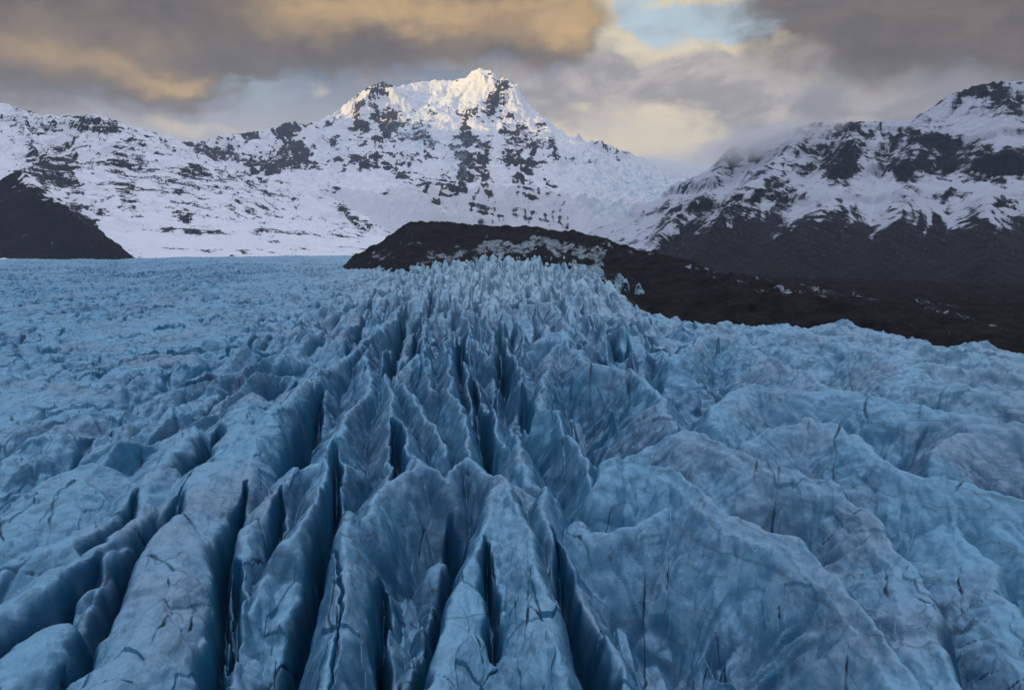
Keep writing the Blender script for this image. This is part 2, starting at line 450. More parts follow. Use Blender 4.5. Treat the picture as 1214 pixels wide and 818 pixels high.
def glacier():
    X, Y, A, R = polar(-54, 54, 0.072, 25, 2750, 0.0027)
    near = 1 - sstep(140, 260, R)
    # domain warps make every crest wander
    wx = 2.2 * NZ[2](X / 17, Y / 23) + 0.8 * NZ[3](X / 5.5, Y / 7.5)
    wy = 2.6 * NZ[4](X / 19, Y / 21) + 0.8 * NZ[5](X / 6, Y / 6)
    wx2 = 0.22 * NZ[6](X / 1.6, Y / 2.1); wy2 = 0.22 * NZ[7](X / 1.7, Y / 1.7)
    base = glacier_base(X, Y)
    # ---- field of smaller forms
    px, py = project(X, Y, base)
    centre = np.exp(-((X - (-10 - 0.02 * Y)) / (55 + 0.10 * Y)) ** 2)        # upright fins
    right = sstep(35, 110, X + 0.0 * Y)                                     # rounded waves
    left = 1 - sstep(-120 - 0.06 * Y, -25 - 0.06 * Y, X)                            # low lumps
    # fins
    fan = (X + 10) * (1 + 120.0 / (Y + 260))
    u = fan / 13.0 + 0.55 * NZ[8](X / 16, Y / 60) + 0.22 * NZ[9](X / 7, Y / 22)
    v = Y / 42.0 + 0.5 * NZ[10](X / 40, Y / 50)
    cell = np.floor(u)
    fin = tri(u)
    modu = 0.60 + 0.75 * NZ[11](cell * 3.7 + 0.5, v * 1.3) + 0.14 * NZ[2](cell * 1.3, Y / 14)
    fins = 15.0 * (fin ** 0.62) * np.clip(modu, 0.10, 1.4) - 11.0
    u2 = fan / 5.2 + 0.5 * NZ[3](X / 8, Y / 25)
    fins = fins + 2.4 * tri(u2) * np.clip(0.6 + 0.9 * NZ[4](np.floor(u2) * 2.1, Y / 30), 0, 1.3) - 1.2
    fins = fins + 3.0 * np.clip(np.abs(NZ[5](X / 8, Y / 16)), 0, 0.5) - 0.8
    # lumps
    lx = X * 0.97 + Y * 0.25; ly = Y * 0.97 - X * 0.25
    lum = 2.6 * (ridged(lx / 15 + 0.3 * NZ[1](X / 12, Y / 12), ly / 21, 4, 1) - 0.42) + 1.0 * fbm(X / 5, Y / 6, 3, 4)
    lum = lum - 2.6 * np.exp(-(NZ[5](lx / 12, ly / 34) / 0.09) ** 2) * sstep(0.0, 0.3, NZ[6](X / 40, Y / 50) + 0.1)
    lum = lum + 4.2 * np.clip(np.abs(NZ[3](lx / 10 + 0.4 * NZ[2](X / 9, Y / 9), ly / 15)), 0, 0.4) - 0.8
    lum = lum * (0.55 + 0.9 * np.clip(0.5 + NZ[10](X / 70, Y / 110) * 1.3, 0, 1.2)) * (0.8 + 1.0 * sstep(300, 1200, R)) + 2.5 * sstep(400, 1200, R) * fbm(X / 34, Y / 46, 3, 9)
    hull0 = sstep(20, 45, X) * (1 - sstep(230, 290, Y + 0.35 * X))
    # waves
    ax = 0.80; bx = 0.60
    qx = X * ax - (300 - Y) * -0.35; qy = Y * ax - X * 0.5
    wv = ridged((X * 0.75 + Y * 0.62) / 24 + 0.5 * NZ[7](X / 26, Y / 26), (Y * 0.75 - X * 0.62) / 44, 4, 7)
    wav = (8.5 - 4.0 * hull0) * (wv - 0.45) + 1.3 * (ridged(X / 8, Y / 9, 3, 2) - 0.45)
    wc = np.clip(centre * 1.5, 0, 1)
    wsum = wc + left * (1 - wc) + right * (1 - wc) + 0.15
    f = (wc * fins + left * (1 - wc) * lum + right * (1 - wc) * wav + 0.15 * lum) / wsum
    f = f * (1 - 0.35 * sstep(900, 2200, Y))
    # beneath the big fins the small forms lie deep down in the crevasses
    hull = sstep(-75, -40, X + 0.05 * Y) * (1 - sstep(215, 265, Y + 0.3 * np.abs(X)))
    hull = np.maximum(hull, sstep(20, 45, X) * (1 - sstep(230, 290, Y + 0.35 * X)))
    lowleft = (1 - sstep(105, 165, Y)) * (1 - hull)
    h = base + f - (10.5 + 9.0 * sstep(25, 60, X)) * hull - 2.0 * lowleft
    # ---- traced fins
    top = np.full(X.shape, -60, F32)
    Xw = X + wx + wx2; Yw = Y + wy + wy2
    fl_all = np.zeros(X.shape, F32)
    for i, (pts, z0, z1, sl, sr, rho) in enumerate(FINS):
        n = len(pts)
        KF = 0.95 if i < 6 else (1.15 if i < 20 else 0.95)
        if rho >= 1.4 and pts[0][0] > 700:
            z0 += 2.2; z1 += 2.2; sl *= 1.35; sr *= 2.2; rho *= 1.0
        P3 = [on_level(p[0], p[1], z0 + (z1 - z0) * j / (n - 1)) for j, p in enumerate(pts)]
        xs = [p[0] for p in P3]; ys = [p[1] for p in P3]
        reach = 30.0
        az = np.degrees(A[0]); rr = R[:, 0]
        # bounding window in rows / columns
        ymin, ymax = min(ys) - reach, max(ys) + reach
        rmin = max(24.0, min(math.hypot(x, y) for x, y in zip(xs, ys)) - reach)
        rmax = max(math.hypot(x, y) for x, y in zip(xs, ys)) + reach
        r0 = int(np.searchsorted(rr, rmin)); r1 = int(np.searchsorted(rr, rmax))
        x_ = Xw[r0:r1]; y_ = Yw[r0:r1]
        loc = np.full(x_.shape, -60, F32)
        s0 = 37.0 * i
        for a, b in zip(P3[:-1], P3[1:]):
            d, t, side, L = seg_dist(x_, y_, a, b)
            sel = d < reach + 6
            dd = d[sel]; tt = t[sel]; sd = side[sel]
            # travelling towards the viewer, the left of travel is the viewer's right
            sm = np.clip(sd / (L * 2.0), -1, 1) * 0.5 + 0.5
            k = sl + (sr - sl) * sm
            sp = s0 + tt * L
            xx = x_[sel]; yy = y_[sel]
            notch = 0.9 * NZ[i % 12](sp / 6.0, np.full_like(sp, i * 3.3)) + 0.45 * NZ[(i + 3) % 12](sp / 2.2, np.full_like(sp, i * 1.7))
            flute = 1.07 - 0.36 * np.clip(np.abs(NZ[(i + 5) % 12](sp / 5.5 + 0.25 * NZ[i % 12](xx / 3, yy / 3), dd / 16 + i)), 0, 0.5) - 0.13 * np.clip(np.abs(NZ[(i + 7) % 12](sp / 2.1, dd / 10 + i)), 0, 0.5)
            zc = a[2] + tt * (b[2] - a[2]) + notch * 0.9
            kk = KF * k; rh = (0.25 + 1.5 * rho) if rho <= 0.6 else ((0.8 + 1.3 * rho) * (1 - 0.6 * sm) if rho > 1.4 and pts[0][0] > 600 else (0.7 + 1.5 * rho))
            prof = kk * flute * dd * dd / (dd + rh)
            z = zc - prof
            cur = loc[sel]
            loc[sel] = np.maximum(cur, z)
            s0 += L
        top[r0:r1] = np.maximum(top[r0:r1], loc)
    top = top + base * 0.6
    h = np.maximum(h, top)
    for i, (pts, hw, dep) in enumerate(SLOTS):
        P3 = [on_level(p[0], p[1], -1.0) for p in pts]
        rr = R[:, 0]; q = [math.hypot(p[0], p[1]) for p in P3]
        r0 = int(np.searchsorted(rr, max(25, min(q) - 8))); r1 = int(np.searchsorted(rr, max(q) + 8))
        x_ = X[r0:r1] + 0.35 * wx[r0:r1] + 1.5 * wx2[r0:r1]; y_ = Y[r0:r1] + wy2[r0:r1]
        cut = np.zeros(x_.shape, F32)
        hw *= 1.25; dep *= 1.25
        for j, (a, b) in enumerate(zip(P3[:-1], P3[1:])):
            d, t, side, L = seg_dist(x_, y_, a, b)
            f = (j + t) / (len(P3) - 1)
            w = hw * (1 + 0.6 * NZ[i % 12](f * 5 + i, f * 0 + 2.2)) * (0.35 + 0.65 * sstep(0, 0.18, f) * (1 - sstep(0.82, 1, f)))
            cut = np.maximum(cut, dep * np.exp(-(d / w) ** 2) * (0.4 + 0.6 * sstep(0, 0.15, f) * (1 - sstep(0.85, 1, f))))
        h[r0:r1] -= cut
    bw = sstep(-0.05, 0.30, NZ[10](X / 30, Y / 45))
    h = h + 0.75 * bw * (1 - 0.6 * sstep(25, 55, X)) * blocks(X / 3.2 + 0.5 * wx2 + 0.1 * wx, Y / 6.0 + 0.5 * wy2, 3) * (1 - sstep(220, 320, R))
    h = h + (1.0 + 1.6 * left) * (0.3 + 0.7 * bw) * blocks(X / 8.5 + 0.15 * wx, Y / 13.0 + 0.15 * wy, 8) * sstep(140, 260, R)
    # upright fracture planes: each shows as a thin dark line running over the relief
    crack = np.zeros(X.shape, F32)
    r_ = np.random.RandomState(5)
    FR = [(393,640,397,809),(401,708,396,800),(764,628,775,780),(990,520,988,585),(1028,468,1027,508),(925,575,914,628),(630,690,618,750),(880,440,880,470),
          (700,440,702,490),(742,445,744,480),(1110,705,1112,745),(655,470,657,500),(585,640,590,720),(652,640,655,720),(300,600,330,640),(190,600,260,640),(150,650,230,690)]
    CR = []
    for a in FR:
        p, q = on_level(a[0], a[1], 0), on_level(a[2], a[3], -1)
        CR.append((p[0], p[1], q[0], q[1], 1.5))
    for k in range(130):
        x, y = r_.uniform(-40, 1254), 818 - 420 * r_.rand() ** 1.25
        p = on_level(x, y, 0); rad = math.hypot(p[0], p[1])
        th = r_.normal(0, 0.32) + 0.5 * p[0] / p[1]
        if r_.rand() < 0.28: th += 1.35 + r_.normal(0, 0.3)
        ln = r_.uniform(1.2, 4.5) * (rad / 70) ** 0.8
        CR.append((p[0] + math.sin(th) * ln, p[1] + math.cos(th) * ln, p[0] - math.sin(th) * ln, p[1] - math.cos(th) * ln, r_.uniform(0.7, 1.4)))
    for k, (ax, ay, bx, by, wt) in enumerate(CR):
        L = math.hypot(bx - ax, by - ay); ux, uy = (bx - ax) / L, (by - ay) / L
        rad = math.hypot((ax + bx) / 2, (ay + by) / 2)
        r0 = int(np.searchsorted(R[:, 0], rad - L / 2 - 3)); r1 = int(np.searchsorted(R[:, 0], rad + L / 2 + 3))
        a0 = math.atan2(min(ax, bx) - 2, max(ay, by)); a1 = math.atan2(max(ax, bx) + 2, min(ay, by))
        if min(ax, bx) - 2 < 0: a0 = math.atan2(min(ax, bx) - 2, min(ay, by))
        if max(ax, bx) + 2 < 0: a1 = math.atan2(max(ax, bx) + 2, max(ay, by))
        c0 = int(np.searchsorted(A[0], a0)); c1 = int(np.searchsorted(A[0], a1))
        if r1 - r0 < 2 or c1 - c0 < 2: continue
        sl_ = (slice(r0, r1), slice(c0, c1))
        dx, dy = X[sl_] - ax, Y[sl_] - ay
        al = dx * ux + dy * uy
        q = dx * uy - dy * ux + 0.030 * L * NZ[k % 12](al / (0.22 * L), al * 0 + k * 1.7) + 0.05 * NZ[(k + 4) % 12](al / (0.05 * L), al * 0 + k * 2.3)
        w = wt * 0.00085 * rad
        v = np.exp(-(q / w) ** 2) * sstep(0, 0.12 * L, al) * (1 - sstep(0.8 * L, L, al)) * np.clip(0.55 + 1.1 * NZ[(k + 2) % 12](al / (0.3 * L), al * 0 + k), 0.15, 1)
        crack[sl_] = np.maximum(crack[sl_], v)
    h = h - 0.30 * crack
    # procession of narrow crevasses through the upright fins
    cv = NZ[9](fan / 17 + 0.4 * NZ[1](X / 14, Y / 30), Y / 70)
    h = h - 7.0 * np.exp(-(cv / 0.045) ** 2) * wc * (1 - hull) * np.clip(0.4 + NZ[2](X / 30, Y / 40) * 1.5, 0, 1)
    # detail of the surface itself
    b1 = np.abs(NZ[6](X / 6.5 + 0.3 * wx, Y / 10 + 0.3 * wy)); b2 = np.abs(NZ[8](X / 2.8 + wx2, Y / 4.2 + wy2))
    h = h + ((0.8 + 0.8 * sstep(120, 260, R)) * np.clip(b1, 0, 0.45) + (0.30 + 0.4 * sstep(120, 260, R)) * np.clip(b2, 0, 0.45) - 0.3 + 0.22 * fbm(X / 2.2, Y / 2.6, 3, 3) + 0.10 * ridged(X / 1.1, Y / 1.6, 3, 8)) * (1 - 0.5 * sstep(200, 600, R))
    h = np.maximum(h, -24 + 2 * NZ[3](X / 6, Y / 6) + base * 0.3)
    # ---- right margin: the ice ends and drops to the debris
    dm = np.full(X.shape, 1e4, F32); sg = np.ones(X.shape, F32)
    for a, b in zip(MARGIN[:-1], MARGIN[1:]):
        d, t, side, L = seg_dist(X, Y, a, b)
        w = d < dm
        dm = np.where(w, d, dm); sg = np.where(w, np.sign(side), sg)
    out = np.where(sg > 0, dm, -dm)     # positive beyond the margin
    out = out + 6 * NZ[4](X / 22, Y / 22)
    far = sstep(1050, 1200, Y + 0.2 * X) * sstep(-260, -150, X)      # ends under the medial moraine
    h = h - 0.6 * np.clip(out + 6, 0, None) - 60 * far
    h = np.maximum(h, -45)
    # dirt towards the margins
    dirt = 0.25 * np.exp(-((X + 1000) / 170) ** 2 - ((Y - 1350) / 330) ** 2)
    dirt = np.maximum(dirt, 0.55 * blobs(px, py, [(700, 322, 28, 22, 20, 0.7)]))
    dirt = np.maximum(dirt, 0.28 * sstep(-90, -20, px - 80) * 0)
    dirt = np.maximum(dirt, 0.9 * sstep(2, 26, out))
    dirt = np.maximum(dirt, 0.40 * far * (1 - sstep(0.8, 1.0, far)) * 2)
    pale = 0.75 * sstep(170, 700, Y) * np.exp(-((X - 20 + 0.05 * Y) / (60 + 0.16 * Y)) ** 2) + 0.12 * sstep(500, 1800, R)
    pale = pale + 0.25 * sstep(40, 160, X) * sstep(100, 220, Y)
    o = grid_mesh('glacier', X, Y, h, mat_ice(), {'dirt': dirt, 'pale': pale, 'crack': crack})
    tag(o, 'blue crevassed glacier tongue filling the valley floor in front of the mountains', 'glacier', 'structure')

# ------------------------------------------------------------------ mountains
ZB = -90.0

def mountain(name, label, polys, az, r, daz, dlr, mat, rockfn, zb=ZB, warp=1.0, gul=1.0, noise_amp=1.0, cat='mountain', rough=1.0, post=None, texamp=1.0, cliff=0.0):
    X, Y, A, R = polar(az[0], az[1], daz, r[0], r[1], dlr)
    wx = warp * (70 * NZ[0](X / 420, Y / 420) + 30 * NZ[1](X / 150, Y / 150) + 10 * NZ[7](X / 55, Y / 55))
    wy = warp * (70 * NZ[2](X / 430, Y / 430) + 30 * NZ[3](X / 140, Y / 140) + 10 * NZ[8](X / 50, Y / 50))
    h, S, D, gap = alpine(X + wx, Y + wy, polys, zb)
    rel = np.clip((h - zb) / 600, 0, 1)
    # gullies running down from the crests
    gw = sstep(0, 90, gap) * sstep(20, 160, D)
    g = ridged(S / 130 + 0.35 * NZ[5](X / 160, Y / 160), D / 900, 3, 2)
    g2 = ridged(S / 45 + 0.4 * NZ[6](X / 90, Y / 90), D / 420, 2, 6)
    h = h + gul * gw * rel * (46 * (g - 0.55) + 20 * (g2 - 0.5))
    n1 = ridged(X / 330, Y / 330, 5, 4)
    h = h + noise_amp * rel * (70 * (n1 - 0.5) * sstep(0, 120, D) + 18 * fbm(X / 70, Y / 70, 4, 1) + 9 * ridged(X / 32, Y / 32, 3, 6))
    h = h - 260 * (1 - sstep(r[0], r[0] * 1.05, R))
    if post is not None:
        h = post(X, Y, h, A, R, D)
    px, py = project(X, Y, h)
    nz = slope_of(X, Y, h)
    sw = 0.5 * NZ[1](X / 70, Y / 70)
    ribs = 0.6 * (ridged(S / 62 + sw, D / 520, 3, 5) - 0.45) + 0.4 * (ridged(S / 24 + sw, D / 260, 3, 8) - 0.45)
    ledge = fbm(S / 170 + sw, (h + 0.12 * X + 18 * NZ[4](X / 130, Y / 130)) / 17, 4, 7)
    tex = 0.95 * ribs + 0.85 * ledge * (0.55 + 1.3 * np.clip(ribs + 0.15, 0, 0.6))
    rock, dust, ice, dz = rockfn(X, Y, h, px, py, nz, n1, (g - 0.5) * gw + 0.5 * (g2 - 0.5) * gw, S, D)
    rock = rock + texamp * tex + cliff * np.clip(rock - 0.35, 0, 0.5) * (2.2 * ribs + 1.0 * ledge)
    h = h + dz * rough
    o = grid_mesh(name, X, Y, h, mat, {'rock': rock, 'dust': dust, 'ice': ice})
    tag(o, label, cat, 'structure')
    return o

def build_mountains():
    # ---- left snowy mountain
    polys = [
        pl([(-420,30,3300),(-250,62,3500),(-100,100,3700),(0,123,3700),(60,138,3650),(125,138,3600),(160,151,3700),(205,167,3900),(240,183,4000),(300,205,4050),(350,221,4100),(400,240,4000),(430,258,3900),(452,278,3700)], 0.62),
        pl([(125,138,3600),(110,170,3300),(130,215,3000),(165,265,2700)], 0.60),
        pl([(240,183,4000),(215,215,3500),(232,255,3100),(260,290,2850)], 0.60),
        pl([(300,205,4050),(290,235,3600),(300,270,3200),(310,295,2950)], 0.60),
        pl([(350,221,4100),(372,250,3700),(385,285,3200)], 0.58),
        pl([(40,134,3650),(30,170,3300),(40,200,3000)], 0.6),
        pl([(205,167,3900),(185,195,3600),(178,230,3250)], 0.6),
    ]
    def rk(X, Y, h, px, py, nz, n1, rib, S, D):
        st = 1 - nz
        b = blobs(px, py, [(95,150,50,12,4,.62),(60,175,45,20,25,.5),(70,210,50,24,35,.62),(160,190,40,28,35,.34),(215,230,40,34,30,.40),(225,258,20,16,40,.62),
                           (150,235,12,30,-15,.5),(100,240,40,26,40,.7),(320,280,22,14,30,.5),(290,215,60,22,15,.40),(335,230,30,12,0,.35),(400,262,25,18,40,.36),(425,262,12,24,-30,.5),(300,250,60,30,10,.36)])
        clean = blobs(px, py, [(165,285,60,16,25,.25),(118,165,9,20,15,.2),(370,240,40,14,25,.25),(110,225,10,30,8,.3),(215,290,80,10,10,.2)])
        rock = 0.18 + 0.42 * st + b * 0.48 - clean + 0.42 * rib
        dz = 14 * b * (ridged(X / 40, Y / 40, 3, 3) - 0.5)
        return rock, 0.45 + 0 * rock, 0 * rock, dz
    mountain('snowy_mountain', 'low snow covered mountain speckled with dark rock bands, rising beside the glacier at far left', polys,
             (-52, -9, ), (2350, 4600), 0.06, 0.0011, mat_mountain('speckled_snow', fine=0.085, zs=2.0, amp=1.7), rk, texamp=0.62, cliff=0.7)
    # ---- dark lower hill
    polys = [pl([(-420,130,2500),(-160,150,2600),(-60,160,2600),(0,186,2500),(30,203,2450),(52,222,2350),(76,243,2250),(100,265,2150),(126,287,2050),(146,302,1950)], 0.95)]
    def rk2(X, Y, h, px, py, nz, n1, rib, S, D):
        up = blobs(px, py, [(10,196,80,16,25,.7),(70,232,60,14,35,.6),(100,258,40,8,45,.4)])
        rock = 0.98 - 0.75 * up + 0 * px
        return rock, 0.06 + 0.5 * up, 0 * rock, 5 * (ridged(X / 30, Y / 30, 3, 3) - 0.5)
    mountain('hill', 'bare dark brown hillside at the foot of the speckled snowy mountain', polys, (-52, -24), (1650, 3000), 0.07, 0.0014,
             mat_mountain('dark_scree', fine=0.08, rock_a=(0.010, 0.0095, 0.010), rock_b=(0.022, 0.017, 0.015), amp=0.9), rk2, warp=0.6, cat='hill', noise_amp=0.6)
    # ---- central massif
    polys = [
        # skyline
        pl([(150,190,5600),(215,168,5700),(235,170,5700),(262,160,5900),(300,156,6100),(350,146,6300),(362,150,6350),(385,140,6600),(404,130,6800),(420,115,6900),(434,103,6950),(445,98,6950),(460,100,6950),(470,104,7100),(490,100,7300),(512,96,7400),(540,95,7400),(553,93,7300),(560,86,7250),(570,82,7200),(582,86,7150),(590,98,7100),(598,92,7050),(604,106,7050),(618,124,7100),(632,142,7150),(645,156,7200),(665,170,7400),(720,190,7800),(800,202,8300)], 0.95),
        # left buttress and the scree cone below it
        pl([(445,98,6950),(434,118,6600),(427,138,6350),(436,150,6200),(447,158,6050),(441,168,5800)], 1.35),
        pl([(441,168,5780),(438,205,5200),(432,250,4750),(428,292,4350)], 0.66),
        pl([(441,168,5780),(415,195,5500),(385,226,5200)], 0.75),
        pl([(446,170,5780),(470,192,5500),(500,215,5250),(520,236,5000)], 0.75),
        pl([(462,140,6500),(474,160,6300),(473,178,6150)], 1.5),
        # right buttress
        pl([(598,92,7050),(585,112,6800),(572,135,6500),(557,150,6250),(551,175,6050),(556,195,5850),(563,215,5500),(558,245,5050),(556,285,4500)], 1.15),
        pl([(604,106,7050),(606,135,6700),(612,165,6300),(632,190,6000),(642,225,5500),(652,285,4700)], 0.95),
        pl([(645,156,7100),(656,178,6850),(650,205,6500)], 1.2),
        pl([(572,135,6700),(590,170,6350),(610,205,5950),(618,250,5400),(612,290,4800)], 0.8),
        # hanging basin between the two tops
        pl([(512,96,7400),(508,112,7250),(506,150,7000),(505,190,6700),(498,240,6000),(490,290,5000)], 0.50),
        pl([(540,95,7400),(536,112,7250),(532,150,7000),(530,195,6600),(520,250,5700)], 0.50),
        # left shoulder
        pl([(350,146,6300),(362,170,6000),(352,190,5700),(340,215,5400)], 0.75),
        pl([(404,130,6800),(395,160,6350),(385,185,6000),(372,210,5600)], 0.6),
        pl([(300,156,6100),(290,180,5700),(270,200,5400)], 0.7),
        pl([(235,170,5700),(240,185,5400),(250,200,5200)], 0.7),
    ]
    def rk3(X, Y, h, px, py, nz, n1, rib, S, D):
        st = 1 - nz
        b = blobs(px, py, [
            (445,103,16,7,10,.80),(425,122,9,14,30,.75),(423,148,10,16,25,.95),(462,160,15,19,15,1.0),(455,138,7,10,20,.75),(449,124,6,10,0,.5),
            (441,178,16,13,0,.70),(470,195,30,14,38,.34),(412,195,28,13,-42,.34),(500,222,32,12,30,.25),
            (512,133,17,6,5,.75),(483,143,10,6,10,.6),(470,132,9,5,20,.55),
            (598,104,9,9,0,.85),(588,120,16,14,0,.62),(596,135,16,10,10,.70),(576,118,5,6,0,.7),(556,140,9,16,15,.92),(552,165,10,26,5,.80),(562,190,16,22,20,.80),
            (625,165,26,22,35,.70),(600,160,18,14,20,.5),(636,180,9,16,5,.95),(656,172,6,14,-10,.95),(615,190,28,16,35,.6),(640,150,10,12,30,.6),
            (560,212,22,14,-25,.58),(546,205,8,10,10,.7),(575,235,30,20,40,.24),(630,220,26,24,45,.26),(600,255,50,25,20,.16),(640,262,40,20,0,.16),
            (340,152,22,7,-12,.85),(335,188,22,13,-20,.95),(357,180,12,14,-20,.95),(350,158,9,9,0,.8),(318,186,22,9,10,.6),(262,180,40,10,5,.75),(228,168,14,4,0,.8),(285,163,20,6,-5,.55),(300,195,40,10,20,.5),(325,205,18,9,10,.6),
            (388,148,10,4,-20,.6),(412,133,8,3,-15,.6),(392,170,10,5,0,.35),(365,195,16,8,0,.4),
            (495,160,22,16,10,.36),(512,170,14,12,0,.42),(540,178,12,8,0,.36),(500,185,20,10,20,.34),(530,220,30,12,10,.3)])
        clean = blobs(px, py, [(520,108,50,10,0,.5),(400,140,30,8,-20,.2),(605,130,10,5,0,.1),(560,87,12,6,0,.35),(775,240,95,50,10,.45),(470,255,60,30,0,.22),(525,150,12,30,10,.3),(375,175,14,22,-20,.2),(440,118,4,16,-20,.1)])
        ice = blobs(px, py, [(500,155,35,35,0,.8),(520,125,50,14,0,.4),(540,185,22,30,0,.6),(395,175,20,20,0,.5),(770,235,100,48,12,.95),(700,205,40,22,20,.7)])
        fall = blobs(px, py, [(775,235,105,50,12,1.0)])
        cone = blobs(px, py, [(441,195,66,44,0,1.0),(595,215,66,52,20,.8)])
        a1 = at(441, 160, 6000); a2 = at(596, 96, 7050)
        t1 = np.arctan2(X - a1[0], a1[1] - Y); t2 = np.arctan2(X - a2[0], a2[1] - Y)
        talus = np.where(px < 525, fbm(t1 * 13 + 0.25 * NZ[4](X / 80, Y / 80), np.hypot(X - a1[0], Y - a1[1]) / 420, 4, 3),
                         fbm(t2 * 26 + 0.25 * NZ[4](X / 80, Y / 80), np.hypot(X - a2[0], Y - a2[1]) / 520, 4, 6))
        rock = 0.10 + 0.32 * st + b * 0.86 - clean + 0.50 * rib + 1.15 * cone * np.clip(talus - 0.05, -0.3, 1) + 0.05
        dz = 34 * b * (ridged(X / 75, Y / 75, 4, 3) - 0.5) + 34 * fall * (ridged(X / 85, Y / 60, 4, 7) - 0.5) + 14 * ice * (ridged(X / 40, Y / 40, 3, 5) - 0.5)
        return rock, 0.12 + 0 * rock, ice, dz
    mountain('mountain', 'tall sunlit snowy peak with two rocky summits and dark cliffs behind the moraine', polys, (-34, 14), (4100, 8600), 0.05, 0.00085,
             mat_mountain('peak_snow', fine=0.026, zs=1.1, rock_a=(0.026, 0.027, 0.033), rock_b=(0.078, 0.052, 0.043)), rk3, warp=0.55, gul=2.2, noise_amp=1.15, texamp=0.6, cliff=0.8)
    # ---- right mountain
    polys = [
        pl([(862,180,3900),(868,174,3800),(880,178,3750),(900,168,3650),(930,158,3600),(955,150,3550),(975,146,3500),(1010,145,3450),(1060,144,3400),(1090,139,3350),(1115,128,3300),(1124,117,3300),(1138,108,3250),(1158,103,3200),(1190,97,3150),(1214,96,3100),(1320,80,3000),(1500,70,2900)], 0.80),
        pl([(868,174,3800),(850,205,3400),(825,238,2900),(795,268,2500),(768,292,2200)], 0.70),
        pl([(955,150,3550),(920,190,3100),(885,230,2600),(850,270,2150),(820,300,1850)], 0.62),
        pl([(1020,150,3400),(1000,205,2700),(960,260,2100),(930,310,1700)], 0.55),
        pl([(1100,140,3300),(1080,205,2600),(1060,265,2000),(1040,330,1500)], 0.55),
        pl([(1190,97,3150),(1190,200,2500),(1180,275,1850),(1170,345,1350)], 0.55),
        pl([(1300,85,3000),(1310,200,2300),(1320,300,1600),(1330,380,1150)], 0.55),
    ]
    def post(X, Y, h, A, R, D):
        # cliff bands in the layered basalt
        zz = h + 26 * NZ[2](X / 260, Y / 260)
        for z0, wdt, a in ((330, 46, 60), (470, 40, 46), (200, 40, 24), (585, 30, 26)):
            amp = a * np.clip(0.55 + 0.9 * NZ[int(z0) % 12](X / 330, Y / 330), 0, 1.2)
            h = h + amp * (sstep(z0 - wdt * 0.3, z0 + wdt * 0.3, zz) - sstep(z0 - wdt * 2.4, z0 + wdt * 2.4, zz))
        return h
    def rk4(X, Y, h, px, py, nz, n1, rib, S, D):
        st = 1 - nz
        b = blobs(px, py, [(995,190,26,24,-10,1.0),(985,172,40,12,-15,.65),(960,200,18,10,0,.7),(1150,192,90,22,4,.95),(1090,200,40,14,0,.8),(1120,170,30,12,20,.8),(1160,112,45,14,-8,1.0),(1195,125,25,8,-5,.6),
                            (1010,157,50,5,2,.8),(1075,160,40,8,-5,.6),(930,230,30,12,0,.75),(890,235,18,14,-10,.7),(895,185,12,6,-20,.6),(868,188,6,16,5,.7),(960,145,20,4,0,.5),(1050,180,30,14,0,.45),
                            (1125,233,22,7,-5,.8),(1190,238,18,9,0,.85),(840,245,14,12,0,.7),(800,262,46,34,-35,.45),(865,255,30,16,-10,.6)])
        # snow gives out towards the foot of the slope
        a = np.arctan2(X, Y)
        fu = X - 0.55 * h - 0.35 * Y + 40 * NZ[4](X / 200, Y / 200)
        streak = fbm(fu / 42, h / 260, 4, 3)
        line = np.interp(px, [760, 800, 850, 900, 1000, 1100, 1214], [312, 285, 262, 262, 266, 268, 268]).astype(F32)
        low = sstep(-40, 26, py - line + 40 * streak)
        clean = blobs(px, py, [(1160,150,50,14,5,.35),(1000,238,70,16,-5,.3),(1034,205,10,25,15,.3),(1180,222,60,8,0,.2),(1090,250,60,10,0,.1)])
        rock = 0.27 + 0.30 * st + b * 0.60 - clean + 0.25 * rib + 0.42 * streak
        rock = np.maximum(rock, low * 1.25)
        dust = 0.22 + 0.6 * low * (1 - sstep(0, 70, py - line)) + 0.5 * low * np.clip(streak, 0, 1)
        dz = 26 * b * (ridged(X / 45, Y / 45, 4, 3) - 0.5)
        return rock, dust, 0 * rock, dz
    mountain('rocky_mountain', 'dark layered mountain with snowy ledges and a bare black lower slope, right of the icefall', polys, (0.0, 52), (1000, 4300), 0.058, 0.0013,
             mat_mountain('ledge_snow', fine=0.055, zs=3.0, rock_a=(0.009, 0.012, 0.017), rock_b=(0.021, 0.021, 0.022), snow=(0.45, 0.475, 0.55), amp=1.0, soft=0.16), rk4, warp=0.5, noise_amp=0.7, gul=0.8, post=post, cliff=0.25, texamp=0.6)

def R_of(X, Y): return np.sqrt(X * X + Y * Y)

